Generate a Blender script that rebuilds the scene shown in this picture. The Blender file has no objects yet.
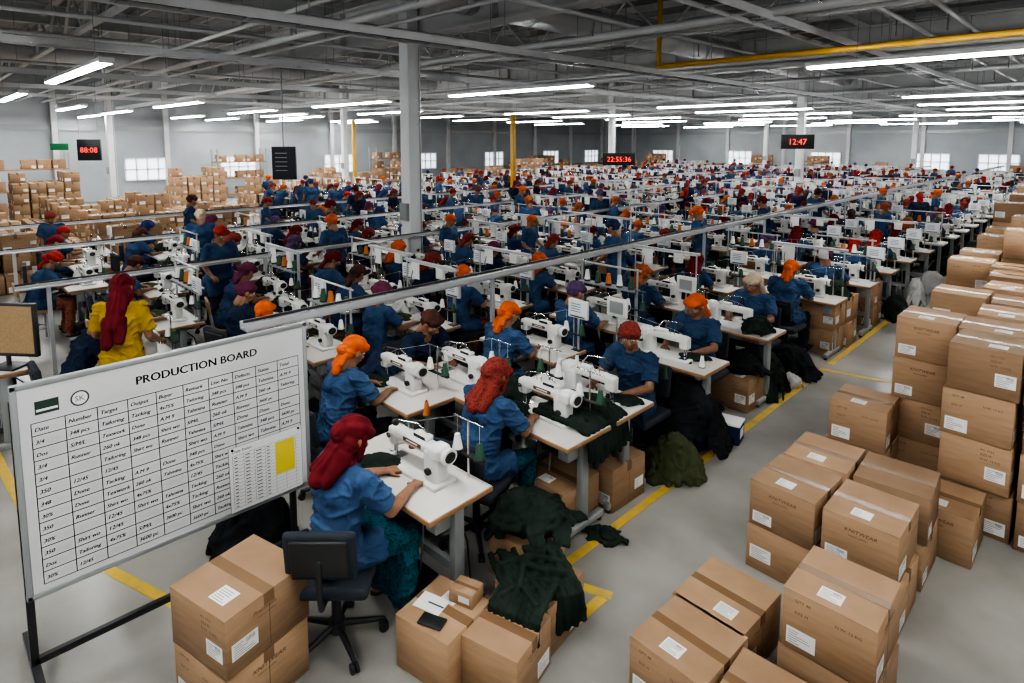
import bpy, bmesh, math, random
import numpy as np
from mathutils import Vector, Matrix, noise, Euler
random.seed(7)
sc=bpy.context.scene
COL=sc.collection
# ------------------------------------------------------------------ materials
def M(name,col,rough=.6,metal=0,col2=None,scale=6,bump=0,bscale=60,emis=0,objvar=0,detail=4,contrast=None,kind='noise',spec=None,stretch=None):
    m=bpy.data.materials.new(name); m.use_nodes=True
    nt=m.node_tree; b=nt.nodes['Principled BSDF']
    c=(*col,1)
    b.inputs['Base Color'].default_value=c; b.inputs['Roughness'].default_value=rough; b.inputs['Metallic'].default_value=metal
    if spec is not None: b.inputs['Specular IOR Level'].default_value=spec
    tc=nt.nodes.new('ShaderNodeTexCoord')
    src=tc.outputs['Object']
    if stretch:
        mp=nt.nodes.new('ShaderNodeMapping'); mp.inputs['Scale'].default_value=stretch
        nt.links.new(src,mp.inputs['Vector']); src=mp.outputs['Vector']
    last=None
    if col2 is not None:
        if kind=='noise':
            n=nt.nodes.new('ShaderNodeTexNoise'); n.inputs['Scale'].default_value=scale; n.inputs['Detail'].default_value=detail; fac=n.outputs['Fac']
        elif kind=='voronoi':
            n=nt.nodes.new('ShaderNodeTexVoronoi'); n.inputs['Scale'].default_value=scale; fac=n.outputs['Distance']
        else:
            n=nt.nodes.new('ShaderNodeTexWave'); n.inputs['Scale'].default_value=scale; n.inputs['Distortion'].default_value=1.5; fac=n.outputs['Fac']
        nt.links.new(src,n.inputs['Vector'])
        r=nt.nodes.new('ShaderNodeValToRGB')
        lo,hi=contrast or (.3,.7)
        r.color_ramp.elements[0].position=lo; r.color_ramp.elements[1].position=hi
        r.color_ramp.elements[0].color=c; r.color_ramp.elements[1].color=(*col2,1)
        nt.links.new(fac,r.inputs['Fac']); last=r.outputs['Color']
    if objvar:
        oi=nt.nodes.new('ShaderNodeObjectInfo')
        mr=nt.nodes.new('ShaderNodeMapRange'); mr.inputs['To Min'].default_value=1-objvar; mr.inputs['To Max'].default_value=1+objvar
        nt.links.new(oi.outputs['Random'],mr.inputs['Value'])
        h=nt.nodes.new('ShaderNodeHueSaturation'); h.inputs['Color'].default_value=c
        if last: nt.links.new(last,h.inputs['Color'])
        nt.links.new(mr.outputs['Result'],h.inputs['Value']); last=h.outputs['Color']
    if last: nt.links.new(last,b.inputs['Base Color'])
    if bump:
        n2=nt.nodes.new('ShaderNodeTexNoise'); n2.inputs['Scale'].default_value=bscale; n2.inputs['Detail'].default_value=3
        nt.links.new(src,n2.inputs['Vector'])
        bp=nt.nodes.new('ShaderNodeBump'); bp.inputs['Strength'].default_value=bump; bp.inputs['Distance'].default_value=.01
        nt.links.new(n2.outputs['Fac'],bp.inputs['Height']); nt.links.new(bp.outputs['Normal'],b.inputs['Normal'])
    if emis:
        b.inputs['Emission Color'].default_value=c; b.inputs['Emission Strength'].default_value=emis
    return m
m_floor=M('polished_concrete',(.205,.198,.183),.22,col2=(.37,.36,.335),scale=.8,detail=12,bump=.04,bscale=9,contrast=(.32,.68))
m_wall=M('wall_paint',(.30,.325,.345),.8,col2=(.37,.395,.41),scale=.6)
m_roof=M('roof_deck',(.17,.175,.18),.6,col2=(.26,.265,.27),scale=1.5,stretch=(1,8,1))
m_beam=M('beam_paint',(.46,.47,.475),.5,col2=(.56,.57,.575),scale=2)
m_colm=M('column_paint',(.66,.68,.70),.5,col2=(.74,.75,.76),scale=2)
m_yel=M('yellow_paint',(.60,.40,.06),.5,col2=(.38,.29,.11),scale=9,contrast=(.45,.75),detail=8)
m_yelp=M('yellow_pipe_paint',(.58,.33,.03),.45)
m_tube=M('fluorescent_glow',(.98,.985,.97),.4,emis=68)
m_fix=M('fixture_white',(.8,.8,.8),.4)
m_card=M('cardboard',(.290,.182,.106),.75,col2=(.350,.228,.140),scale=5,objvar=.24,bump=.05,bscale=90,stretch=(1,1,6),spec=.25)
m_cardd=M('cardboard_edge',(.14,.08,.04),.8)
m_tape=M('packing_tape',(.20,.12,.065),.25)
m_paper=M('label_paper',(.72,.72,.71),.6)
m_ink=M('print_ink',(.05,.05,.06),.6)
m_inkb=M('brown_ink',(.11,.06,.03),.7)
m_skin=M('skin',(.22,.108,.060),.5,col2=(.27,.14,.082),scale=20,objvar=.2)
m_shirt=M('uniform_blue',(.024,.052,.112),.9,col2=(.046,.088,.165),scale=7,bump=.7,bscale=14,objvar=.3,spec=.12)
m_navy=M('uniform_navy',(.012,.020,.042),.9,col2=(.02,.032,.062),scale=8,bump=.5,bscale=16,spec=.12)
m_trou=M('trouser_dark',(.014,.018,.028),.9,col2=(.025,.03,.04),scale=12,bump=.4,bscale=18,spec=.12)
m_teal=M('teal_print_skirt',(.010,.028,.050),.9,col2=(.02,.095,.125),scale=46,kind='voronoi',contrast=(.15,.5),spec=.12)
m_maropr=M('maroon_print',(.07,.015,.02),.9,col2=(.22,.08,.05),scale=30,kind='voronoi',contrast=(.15,.4),spec=.12)
m_dress=M('mustard_kameez',(.30,.19,.03),.9,col2=(.38,.25,.04),scale=10,bump=.4,bscale=18,spec=.12)
SC={}
for k,a,b_ in [('orange',(.46,.080,.018),(.60,.13,.035)),('maroon',(.085,.009,.013),(.15,.018,.023)),('red',(.23,.02,.018),(.32,.04,.03)),
    ('purple',(.07,.04,.10),(.12,.08,.16)),('rust',(.26,.065,.025),(.34,.11,.045)),('cream',(.42,.32,.22),(.52,.43,.32)),
    ('navy',(.02,.03,.09),(.035,.05,.13)),('plum',(.10,.02,.05),(.15,.04,.08)),('dark',(.04,.02,.02),(.10,.04,.03))]:
    SC[k]=M('scarf_'+k,a,.9,col2=b_,scale=10,bump=.25,bscale=30,spec=.12)
SC['printed']=M('scarf_printed',(.075,.014,.018),.9,col2=(.20,.04,.03),scale=60,kind='voronoi',contrast=(.15,.5),spec=.12)
m_scarf=SC['orange']
m_shoe=M('sandal',(.03,.025,.02),.6)
m_hair=M('hair_black',(.012,.01,.009),.45)
m_eyew=M('eye_white',(.75,.72,.68),.3)
m_lip=M('lip',(.20,.06,.05),.45)
m_lam=M('table_laminate',(.57,.545,.50),.35,col2=(.65,.625,.59),scale=3)
m_wood=M('wood_edge',(.27,.15,.07),.5,col2=(.34,.20,.10),scale=10,stretch=(1,12,12))
m_steel=M('painted_steel',(.30,.32,.32),.45,metal=.3)
m_alu=M('aluminium',(.60,.61,.62),.35,metal=.8)
m_rail=M('rail_enamel',(.46,.47,.48),.35,metal=.2)
m_blk=M('black_plastic',(.02,.021,.023),.45)
m_chair=M('chair_fabric',(.022,.028,.038),.9,bump=.3,bscale=200)
m_mach=M('machine_enamel',(.68,.68,.65),.3,col2=(.60,.60,.57),scale=5)
m_chrome=M('chrome',(.75,.75,.76),.15,metal=1)
CK=dict(scale=5,bump=.5,bscale=11,spec=.15)
m_green=M('dark_green_cloth',(.011,.018,.014),.95,col2=(.024,.036,.028),**CK)
m_blackc=M('black_cloth',(.010,.011,.013),.95,col2=(.022,.024,.027),**CK)
m_olive=M('olive_cloth',(.040,.048,.024),.95,col2=(.07,.08,.04),**CK)
m_whitec=M('white_cloth',(.45,.45,.44),.9,col2=(.55,.55,.54),**CK)
m_navyc=M('navy_cloth',(.014,.022,.05),.95,col2=(.022,.035,.07),**CK)
m_board=M('whiteboard',(.54,.55,.55),.35,col2=(.61,.62,.62),scale=2)
m_led=M('led_red',(1.0,.06,.04),.4,emis=1.6)
m_pane=M('window_daylight',(.85,.93,1.0),.3,emis=1.2)
m_screen=M('screen_dark',(.03,.035,.045),.2)
m_screenw=M('panel_screen',(.55,.58,.6),.3,emis=.12)
m_hi=M('highlighter_yellow',(.70,.56,.05),.6)
m_thr=[M('thread_white',(.75,.75,.72),.7),M('thread_green',(.03,.09,.05),.7),M('thread_orange',(.50,.14,.03),.7)]
m_lime=M('emergency_green',(.05,.3,.12),.5)
m_cork=M('cork_panel',(.30,.19,.10),.9,col2=(.35,.24,.13),scale=60)
m_duct=M('galvanised_duct',(.52,.53,.54),.45,metal=.3,col2=(.6,.61,.62),scale=3)
# ------------------------------------------------------------------ mesh builder
class MB:
    def __init__(s): s.V=[];s.F=[];s.m=[];s.s=[];s.mats=[];s.n=0
    def mi(s,mat):
        if mat not in s.mats: s.mats.append(mat)
        return s.mats.index(mat)
    def add(s,V,F,mat,sm=False,Mx=None):
        V=np.asarray(V,float)
        if Mx is not None:
            A=np.array(Mx); V=V@A[:3,:3].T+A[:3,3]
        i=s.mi(mat); o=s.n
        s.V.append(V); s.n+=len(V)
        s.F.extend([tuple(int(a)+o for a in f) for f in F]); s.m.extend([i]*len(F)); s.s.extend([sm]*len(F))
    def append(s,o,Mx=None,mm=None):
        V=np.concatenate(o.V)
        if Mx is not None:
            A=np.array(Mx); V=V@A[:3,:3].T+A[:3,3]
        mp=[s.mi((mm or {}).get(m,m)) for m in o.mats]
        of=s.n; s.V.append(V); s.n+=len(V)
        s.F.extend([tuple(a+of for a in f) for f in o.F]); s.m.extend([mp[i] for i in o.m]); s.s.extend(o.s)
    def box(s,c,d,mat,rot=None,bev=0,seg=2):
        if bev:
            V,F=bevbox(d,bev,seg); 
        else:
            x,y,z=[a/2 for a in d]
            V=[(-x,-y,-z),(x,-y,-z),(x,y,-z),(-x,y,-z),(-x,-y,z),(x,-y,z),(x,y,z),(-x,y,z)]
            F=[(0,3,2,1),(4,5,6,7),(0,1,5,4),(1,2,6,5),(2,3,7,6),(3,0,4,7)]
        Mx=Matrix.Translation(c)
        if rot: Mx=Mx@Euler(rot).to_matrix().to_4x4()
        s.add(V,F,mat,bev>0,Mx)
    def quad(s,a,b,c,d,mat): s.add([a,b,c,d],[(0,1,2,3)],mat)
    def cyl(s,p0,p1,r0,mat,r1=None,n=12,sm=True):
        r1=r0 if r1 is None else r1
        p0=np.array(p0,float);p1=np.array(p1,float);u,v=perp(p1-p0)
        V=[];
        for p,r in((p0,r0),(p1,r1)):
            for i in range(n):
                t=2*math.pi*i/n; V.append(p+r*(u*math.cos(t)+v*math.sin(t)))
        F=[(i,(i+1)%n,n+(i+1)%n,n+i) for i in range(n)]
        s.add(V,F,mat,sm); 
        s.add(V,[tuple(range(n-1,-1,-1)),tuple(range(n,2*n))],mat,False)
    def cap(s,p0,p1,r0,r1,mat=None,n=12,k=3):
        mat=mat or m_skin
        p0=np.array(p0,float);p1=np.array(p1,float);d=p1-p0;L=np.linalg.norm(d)
        if L<1e-6: return s.ell(p0,(r0,r0,r0),mat)
        a=d/L;u,v=perp(d);V=[p0-a*r0];
        rings=[]
        for i in range(1,k+1):
            t=math.pi/2*i/k; rings.append((p0-a*r0*math.cos(t),r0*math.sin(t)))
        for i in range(0,k):
            t=math.pi/2*i/k; rings.append((p1+a*r1*math.sin(t),r1*math.cos(t)))
        for p,r in rings:
            for i in range(n):
                t=2*math.pi*i/n; V.append(p+r*(u*math.cos(t)+v*math.sin(t)))
        V.append(p1+a*r1); e=len(V)-1;R=len(rings);F=[]
        for i in range(n): F.append((0,1+(i+1)%n,1+i))
        for j in range(R-1):
            for i in range(n):
                F.append((1+j*n+i,1+j*n+(i+1)%n,1+(j+1)*n+(i+1)%n,1+(j+1)*n+i))
        for i in range(n): F.append((1+(R-1)*n+i,1+(R-1)*n+(i+1)%n,e))
        s.add(V,F,mat,True)
    def path(s,pts,r,mat=None,n=10):
        for a,b in zip(pts[:-1],pts[1:]): s.cap(a,b,r,r,mat,n)
    def ell(s,c,r,mat=None,rot=None,nu=16,nv=10):
        mat=mat or m_skin
        V=[(0,0,-1)]
        for j in range(1,nv):
            p=math.pi*j/nv-math.pi/2
            for i in range(nu):
                t=2*math.pi*i/nu; V.append((math.cos(p)*math.cos(t),math.cos(p)*math.sin(t),math.sin(p)))
        V.append((0,0,1));e=len(V)-1;F=[]
        for i in range(nu): F.append((0,1+(i+1)%nu,1+i)); F.append((1+(nv-2)*nu+i,1+(nv-2)*nu+(i+1)%nu,e))
        for j in range(nv-2):
            for i in range(nu): F.append((1+j*nu+i,1+j*nu+(i+1)%nu,1+(j+1)*nu+(i+1)%nu,1+(j+1)*nu+i))
        Mx=Matrix.Translation([float(q) for q in c])
        if rot: Mx=Mx@Euler(rot).to_matrix().to_4x4()
        s.add(np.array(V)*np.array(r),F,mat,True,Mx)
    def text(s,txt,size,mat,Mx,shear=0,center=False):
        V,F=textgeo(txt,shear)
        V=V*size
        if center: V=V-np.array([(V[:,0].max()+V[:,0].min())/2,0,0])
        s.add(V,F,mat,False,Mx)
    def build(s,name):
        me=bpy.data.meshes.new(name)
        me.from_pydata(np.concatenate(s.V).tolist(),[],s.F)
        for m in s.mats: me.materials.append(m)
        me.polygons.foreach_set('material_index',s.m); me.polygons.foreach_set('use_smooth',s.s); me.update()
        return me
def perp(d):
    a=np.array(d,float);a/=np.linalg.norm(a)
    h=np.array([0,0,1.]) if abs(a[2])<.9 else np.array([1.,0,0])
    u=np.cross(h,a);u/=np.linalg.norm(u);return u,np.cross(a,u)
_bb={}
def bevbox(d,b,seg):
    k=(tuple(d),b,seg)
    if k not in _bb:
        bm=bmesh.new();bmesh.ops.create_cube(bm,size=1)
        for v in bm.verts: v.co=Vector((v.co.x*d[0],v.co.y*d[1],v.co.z*d[2]))
        bmesh.ops.bevel(bm,geom=bm.edges[:],offset=b,segments=seg,affect='EDGES',profile=.5)
        bm.verts.index_update()
        _bb[k]=(np.array([v.co[:] for v in bm.verts]),[tuple(v.index for v in f.verts) for f in bm.faces]);bm.free()
    return _bb[k]
_tx={}
def textgeo(t,shear=0):
    k=(t,shear)
    if k not in _tx:
        c=bpy.data.curves.new('t','FONT');c.body=t;c.size=1;c.shear=shear;c.resolution_u=2
        o=bpy.data.objects.new('t',c);COL.objects.link(o)
        dg=bpy.context.evaluated_depsgraph_get();e=o.evaluated_get(dg);me=e.to_mesh()
        V=np.array([v.co[:] for v in me.vertices]);F=[tuple(p.vertices) for p in me.polygons]
        e.to_mesh_clear();bpy.data.objects.remove(o);bpy.data.curves.remove(c);_tx[k]=(V,F)
    return _tx[k]
def remesh(mb,vox,sm=3):
    me=mb.build('tmp');o=bpy.data.objects.new('tmp',me);COL.objects.link(o)
    r=o.modifiers.new('r','REMESH');r.mode='VOXEL';r.voxel_size=vox;r.adaptivity=0
    s=o.modifiers.new('s','SMOOTH');s.iterations=sm;s.factor=.5
    dg=bpy.context.evaluated_depsgraph_get();e=o.evaluated_get(dg);m2=e.to_mesh()
    n=len(m2.vertices);V=np.empty(n*3);m2.vertices.foreach_get('co',V);N=np.empty(n*3);m2.vertices.foreach_get('normal',N)
    F=[tuple(p.vertices) for p in m2.polygons]
    e.to_mesh_clear();bpy.data.objects.remove(o);bpy.data.meshes.remove(me)
    return V.reshape(-1,3),N.reshape(-1,3),F
def wrinkle(V,N,amp,sx,sy,sz,seed=0,fine=.35):
    o=np.empty(len(V))
    for i,p in enumerate(V):
        w=noise.noise(Vector((p[0]*5+seed,p[1]*5,p[2]*5)))*1.3
        q=noise.noise(Vector((p[0]*sx+seed+w,p[1]*sy,p[2]*sz+w)))
        r=noise.noise(Vector((p[0]*sx*2.1+p[2]*9+w,p[1]*sy*2.1+seed,p[2]*sz*1.3-p[0]*9)))
        a=max(0,1-abs(q)*4.2);b=max(0,1-abs(r)*4)
        o[i]=(a*a-.3)*1.5+fine*(b-.35)*1.6
    return V+N*(amp*o)[:,None]
def inst(name,me,loc,rz=0,over=None,scale=None):
    o=bpy.data.objects.new(name,me);o.location=loc;o.rotation_euler=(0,0,rz);COL.objects.link(o)
    if scale: o.scale=scale
    if over:
        for i,m in enumerate(me.materials):
            if m in over:
                o.material_slots[i].link='OBJECT';o.material_slots[i].material=over[m]
    return o
def A3(*a): return np.array(a,float)
# ------------------------------------------------------------------ people
VOX={0:(.0085,.008,.0050,.0040,.0050),1:(.018,.014,.0090,.0065,.009),2:(.034,.03,.022,None,.026)}
def make_head(lod,style):
    out=MB();v=VOX[lod];t=MB()
    t.ell((0,-.01,.03),(.074,.092,.084));t.ell((0,.018,-.03),(.059,.070,.085));t.ell((0,.036,-.082),(.036,.042,.030))
    t.cap((0,.080,.004),(0,.104,-.032),.008,.0125);t.ell((0,.098,-.036),(.018,.012,.010))
    t.cap((-.038,.070,.022),(.038,.070,.022),.013,.013);t.ell((-.036,.052,-.028),(.028,.026,.026));t.ell((.036,.052,-.028),(.028,.026,.026))
    t.cap((-.016,.082,-.062),(.016,.082,-.062),.009,.009);t.cap((0,-.03,-.06),(0,-.045,-.14),.05,.05)
    for s in(-1,1): t.ell((s*.074,-.005,-.008),(.012,.022,.032))
    V,N,F=remesh(t,v[2],2);out.add(V,F,m_skin,True)
    if lod<2:
        for s in(-1,1):
            out.ell((s*.030,.074,.004),(.0135,.0105,.0085),m_eyew,nu=10,nv=6);out.ell((s*.030,.0815,.003),(.006,.004,.0065),m_hair,nu=8,nv=6)
            out.cap((s*.017,.083,.0135),(s*.044,.077,.012),.0035,.003,m_skin,8,2)
            out.cap((s*.014,.086,.027),(s*.046,.076,.028),.0045,.003,m_hair,8,2)
        out.cap((-.017,.089,-.058),(.017,.089,-.058),.004,.004,m_lip,8,2);out.cap((-.014,.0895,-.067),(.014,.0895,-.067),.0055,.0055,m_lip,8,2)
    else:
        out.cap((-.03,.080,.004),(.03,.080,.004),.008,.008,m_hair,6,1)
    out.ell((0,-.006,.040),(.078,.0945,.080),m_hair,nu=14,nv=9)
    t=MB()
    t.ell((0,-.014,.050),(.090,.106,.084))
    t.cap((-.055,.045,.055),(.055,.045,.055),.040,.040)
    if style=='bun':
        t.ell((0,-.05,-.01),(.078,.066,.075));t.ell((0,-.115,-.01),(.046,.042,.042))
        t.cap((0,-.085,-.04),(.012,-.105,-.19),.038,.034);t.cap((-.03,-.08,-.04),(-.045,-.095,-.15),.03,.026);t.cap((.03,-.08,-.04),(.045,-.10,-.12),.028,.02)
    elif style=='hood':
        t.ell((0,-.035,-.02),(.092,.078,.10));t.cap((.075,.02,.03),(.05,.045,-.10),.022,.026);t.cap((-.075,.02,.03),(-.05,.045,-.10),.022,.026)
        t.ell((0,-.01,-.125),(.090,.085,.045));t.cap((0,-.06,-.08),(.0,-.12,-.25),.075,.055);t.cap((.05,-.05,-.1),(.07,-.11,-.24),.05,.035);t.cap((-.05,-.05,-.1),(-.07,-.11,-.22),.05,.035)
        t.ell((0,-.10,.02),(.06,.045,.06))
    elif style=='turban':
        for k in range(10):
            a0=2*math.pi*k/10;a1=2*math.pi*(k+1)/10
            P=lambda a:(.070*math.cos(a),-.012+.082*math.sin(a),.052+.018*math.sin(a))
            t.cap(P(a0),P(a1),.028,.028)
        t.ell((0,-.04,.0),(.076,.07,.065));t.ell((0,-.11,.02),(.034,.03,.034))
    else:
        t.ell((0,-.035,-.02),(.088,.078,.10));t.cap((.072,.02,.03),(.06,.03,-.10),.02,.026);t.cap((-.072,.02,.03),(-.06,.03,-.10),.02,.026)
        t.ell((0,-.0,-.14),(.12,.08,.05));t.cap((0,-.07,-.1),(0,-.13,-.34),.085,.07);t.cap((-.04,-.12,-.3),(-.05,-.12,-.5),.06,.05);t.cap((.04,-.12,-.3),(.05,-.12,-.46),.06,.045)
    V,N,F=remesh(t,v[4],2)
    if lod<2:
        o=[]
        for p in V:
            q=noise.noise(Vector(p*8))
            if p[2]>-.03:
                an=math.atan2(p[2]+.015,p[0]);fall=min(1,math.hypot(p[0],p[2]+.015)/.05)
                f=math.sin(an*(11 if style!='turban' else 5)+q*5+ (p[1]*30 if style=='turban' else 0))*fall
            else: f=math.sin(p[0]*150+q*6)
            o.append(.0030*f+.0015*noise.noise(Vector(p*30)))
        V=V+N*np.array(o)[:,None]
    out.add(V,F,m_scarf,True)
    return out
_heads={}
def head(lod,style):
    if (lod,style) not in _heads:_heads[(lod,style)]=make_head(lod,style)
    return _heads[(lod,style)]
def nrm(a): a=np.array(a,float);return a/np.linalg.norm(a)
def hand(t,w,d,nn,th,curl=.45):
    d=nrm(d);nn=nrm(nn-np.dot(nn,d)*d);th=nrm(np.cross(d,nn))*th
    for o in(.026,.009,-.009,-.026): t.cap(w+th*o*.5,w+d*.078+th*o,.014,.0115,n=8,k=2)
    for o,L,c in((.029,.066,curl),(.010,.076,curl*1.05),(-.010,.070,curl*1.2),(-.028,.054,curl*1.35)):
        p=w+d*.080+th*o;dd=d+th*o*3;a=c*.5
        for sg,r in((.45,.0088),(.32,.008),(.25,.0072)):
            q=p+nrm(dd*math.cos(a)+nn*math.sin(a))*L*sg;t.cap(p,q,r,r*.93,n=8,k=2);p=q;a+=c
    p=w+d*.022+th*.020;q=p+nrm(d*.65+th*.75+nn*.25)*.040;t.cap(p,q,.0125,.0105,n=8,k=2)
    r=q+nrm(d*.9+th*.25+nn*.35)*.032;t.cap(q,r,.010,.0085,n=8,k=2)
def person(lod,P,style,hrot=(.3,0,0),dress=False,skirt=None):
    out=MB();v=VOX[lod]
    sh=[A3(-P['sw'],P['sh'][0],P['sh'][1]),A3(P['sw'],P['sh'][0],P['sh'][1])]
    el=P['el'];wr=P['wr'];neck=A3(*P['neck']);hd=A3(*P['head'])
    t=MB()
    for i in(0,1):
        t.cap(sh[i],el[i],.046,.038);m=(A3(*el[i])*.6+A3(*wr[i])*.4)
        t.cap(el[i],m,.038,.037);t.cap(m,wr[i],.037,.024)
        if lod==2:t.cap(wr[i],A3(*wr[i])+nrm(P['hd'][i])*.12,.03,.024)
    t.cap(neck+A3(0,-.01,-.07),hd+A3(0,-.03,-.06),.06,.05)
    V,N,F=remesh(t,v[1],2);out.add(V,F,m_skin,True)
    if lod<2:
        for i in(0,1):
            t=MB();w=A3(*wr[i]);d=nrm(P['hd'][i]);hand(t,w,d,A3(0,0,-1) if 'hn' not in P else P['hn'][i],(1 if i==0 else -1)*(-1),P.get('curl',.5))
            t.cap(w-d*.03,w+d*.01,.022,.022)
            V,N,F=remesh(t,v[3],1);out.add(V,F,m_skin,True)
    t=MB();pe=A3(*P['pel']);wa=A3(*P['waist']);ch=A3(*P['chest'])
    t.ell(pe,(.185,.150,.11));t.ell(wa,(.155,.125,.15));t.cap(pe+A3(-.055,0,.03),wa+A3(-.045,0,0),.118,.108);t.cap(pe+A3(.055,0,.03),wa+A3(.045,0,0),.118,.108)
    t.cap(wa+A3(-.05,0,0),ch+A3(-.065,0,.03),.108,.108);t.cap(wa+A3(.05,0,0),ch+A3(.065,0,.03),.108,.108)
    t.ell(ch,(.178,.128,.15));t.cap(sh[0]+A3(.035,0,-.01),sh[1]+A3(-.035,0,-.01),.066,.066)
    t.cap(sh[0]+A3(.05,0,.0),neck+A3(-.03,0,-.035),.055,.05);t.cap(sh[1]+A3(-.05,0,.0),neck+A3(.03,0,-.035),.055,.05)
    f=nrm(np.cross(A3(1,0,0),neck-wa))*-1
    for s in(-1,1): t.ell(ch+A3(s*.07,0,.0)-f*.075,(.068,.062,.068))
    for i in(0,1):
        e=sh[i]+(A3(*el[i])-sh[i])*.80
        t.ell(sh[i],(.066,.066,.066))
        t.cyl(sh[i],e,.064,m_shirt,.074,14)
    kn=P['kn'];hp=[A3(-.085,*P['hip']),A3(.085,*P['hip'])]
    if dress:
        for r in range(14):
            a=2*math.pi*r/14;t.cap(pe+A3(.09*math.cos(a),.06*math.sin(a),0),pe+A3(.19*math.cos(a),.14*math.sin(a),-.45),.085,.035)
    else:
        for i in(0,1):
            e=hp[i]+(A3(*kn[i])-hp[i])*.55;t.cap(hp[i],hp[i]+(e-hp[i])*.3,.098,.098);t.cyl(hp[i],e,.098,m_shirt,.102,16)
    V,N,F=remesh(t,v[0],2)
    if lod<2:
        V=wrinkle(V,N,.010,5,6,11,P.get('seed',0),.4);
    out.add(V,F,P.get('shirtmat',m_shirt),True)
    if lod==0:
        for k in range(12):
            a0=math.pi*2*k/12;a1=math.pi*2*(k+1)/12
            Q=lambda a:neck+A3(.066*math.cos(a),.058*math.sin(a)+.004,-.008+.014*-math.sin(a))
            out.cap(Q(a0),Q(a1),.0125,.0125,m_shirt,8,2)
    t=MB()
    for i in(0,1):
        an=A3(*P['an'][i]);k=A3(*kn[i]);t.cap(hp[i],k,.088,.070);t.cap(k,k*.5+an*.5,.070,.064);t.cyl(k*.5+an*.5,an,.064,m_trou,.062,14)
    if skirt:
        for s in np.linspace(-1,1,5): t.cap(A3(s*.08,*P['hip']),A3(s*.15,kn[0][1]+.0,kn[0][2]),.09,.068);t.cap(A3(s*.15,kn[0][1],kn[0][2]),A3(s*.16,P['an'][0][1],P['an'][0][2]+.06),.068,.06)
    V,N,F=remesh(t,v[0],3)
    if lod<2:V=wrinkle(V,N,.008,7,6,8,3)
    out.add(V,F,m_trou,True)
    for i in(0,1):
        an=A3(*P['an'][i]);fd=nrm(P.get('fd',(0,1,0)))
        out.cap(an,an+A3(0,0,-.04),.034,.034,m_skin,8,2)
        out.ell(an+fd*.07+A3(0,0,-an[2]+.035),(.043,.12,.034),m_shoe,nu=12,nv=8)
    H=Matrix.Translation(hd.tolist())@Euler((-hrot[0],hrot[2],hrot[1])).to_matrix().to_4x4()
    out.append(head(lod,style),H)
    return out
def seated(lean=0,hx=.10,turn=0,seed=0,wz=.83,wy=.44,side=0):
    l=lean
    return dict(pel=(0,0,.575),waist=(side*.2,.015+l*.3,.74),chest=(side*.7,.05+l*.8,.93),neck=(side,.085+l*1.1,1.09),head=(side*1.2,.125+l*1.5,1.225-l*.25),
      sw=.172,sh=(.075+l,1.045-l*.1),hip=(.02,.57),el=[A3(-.245,.20+l*.6,.84),A3(.245,.20+l*.6,.84)],wr=[A3(-hx-.03,wy,wz),A3(hx+.03,wy,wz)],
      hd=[A3(.35,1,-.12),A3(-.35,1,-.12)],kn=[A3(-.13,.40,.54),A3(.13,.40,.54)],an=[A3(-.13,.36,.09),A3(.13,.36,.09)],seed=seed)
STAND=dict(pel=(0,0,.92),waist=(0,.01,1.08),chest=(0,.03,1.25),neck=(0,.05,1.40),head=(0,.08,1.53),sw=.165,sh=(.03,1.36),hip=(0,.88),
   el=[A3(-.23,.05,1.12),A3(.23,.03,1.10)],wr=[A3(-.17,.26,1.0),A3(.22,.22,1.0)],hd=[A3(.2,1,-.1),A3(-.1,1,-.3)],kn=[A3(-.09,.02,.48),A3(.09,.03,.48)],an=[A3(-.09,-.02,.09),A3(.10,.0,.09)])
WMB={}
def getw(key):
    if key in WMB:return WMB[key]
    lod,kind,style=key
    if kind=='a':mb=person(lod,seated(.05,.09,seed=1),style,(.45,.0,0))
    elif kind=='b':mb=person(lod,seated(.0,.12,seed=5),style,(.35,-.25,0))
    elif kind=='c':mb=person(lod,seated(.12,.08,seed=9),style,(.6,.3,.05))
    elif kind=='d':mb=person(lod,seated(.09,.13,seed=17,wy=.40,side=.03),style,(.55,-.6,.1))
    elif kind=='e':mb=person(lod,seated(-.01,.06,seed=19,wy=.38,side=-.02),style,(.15,.8,0))
    elif kind=='s':mb=person(lod,seated(.01,.10,seed=11),style,(.45,-.1,0),skirt=True)
    elif kind=='up':mb=person(lod,seated(.0,.12,seed=14),style,(.2,.5,0))
    elif kind=='stand':mb=person(lod,STAND,style,(.3,.1,0),dress=(style=='long'))
    WMB[key]=mb;return mb
WME={}
def wmesh(key):
    if key not in WME: WME[key]=getw(key).build('garment_worker_%s_%s%d'%(key[1],key[2],key[0]))
    return WME[key]
# ------------------------------------------------------------------ furniture
def make_chair():
    b=MB();b.box((0,0,.445),(.46,.44,.07),m_chair,bev=.03,seg=3);b.box((0,0,.405),(.36,.34,.02),m_blk)
    b.box((0,-.245,.70),(.38,.05,.28),m_chair,rot=(.12,0,0),bev=.024,seg=3)
    b.box((0,-.273,.70),(.30,.02,.21),m_blk,rot=(.12,0,0),bev=.008)
    b.path([(0,-.1,.40),(0,-.26,.41),(0,-.285,.5),(0,-.275,.68)],.016,m_blk)
    b.cyl((0,0,.12),(0,0,.40),.028,m_blk);b.cyl((0,0,.07),(0,0,.14),.045,m_blk)
    for k in range(5):
        a=2*math.pi*k/5+.3;c,s=math.cos(a),math.sin(a)
        b.cap((.03*c,.03*s,.11),(.26*c,.26*s,.075),.02,.014,m_blk,8,2)
        for q in(-.014,.014):
            b.cyl((.26*c-q*s-.006*s*np.sign(q),.26*s+q*c+.006*c*np.sign(q),.03),(.26*c-q*s*.4,.26*s+q*c*.4,.03),.029,m_blk,n=10)
        b.cyl((.26*c,.26*s,.03),(.26*c,.26*s,.08),.008,m_blk,n=6)
    return b
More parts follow.
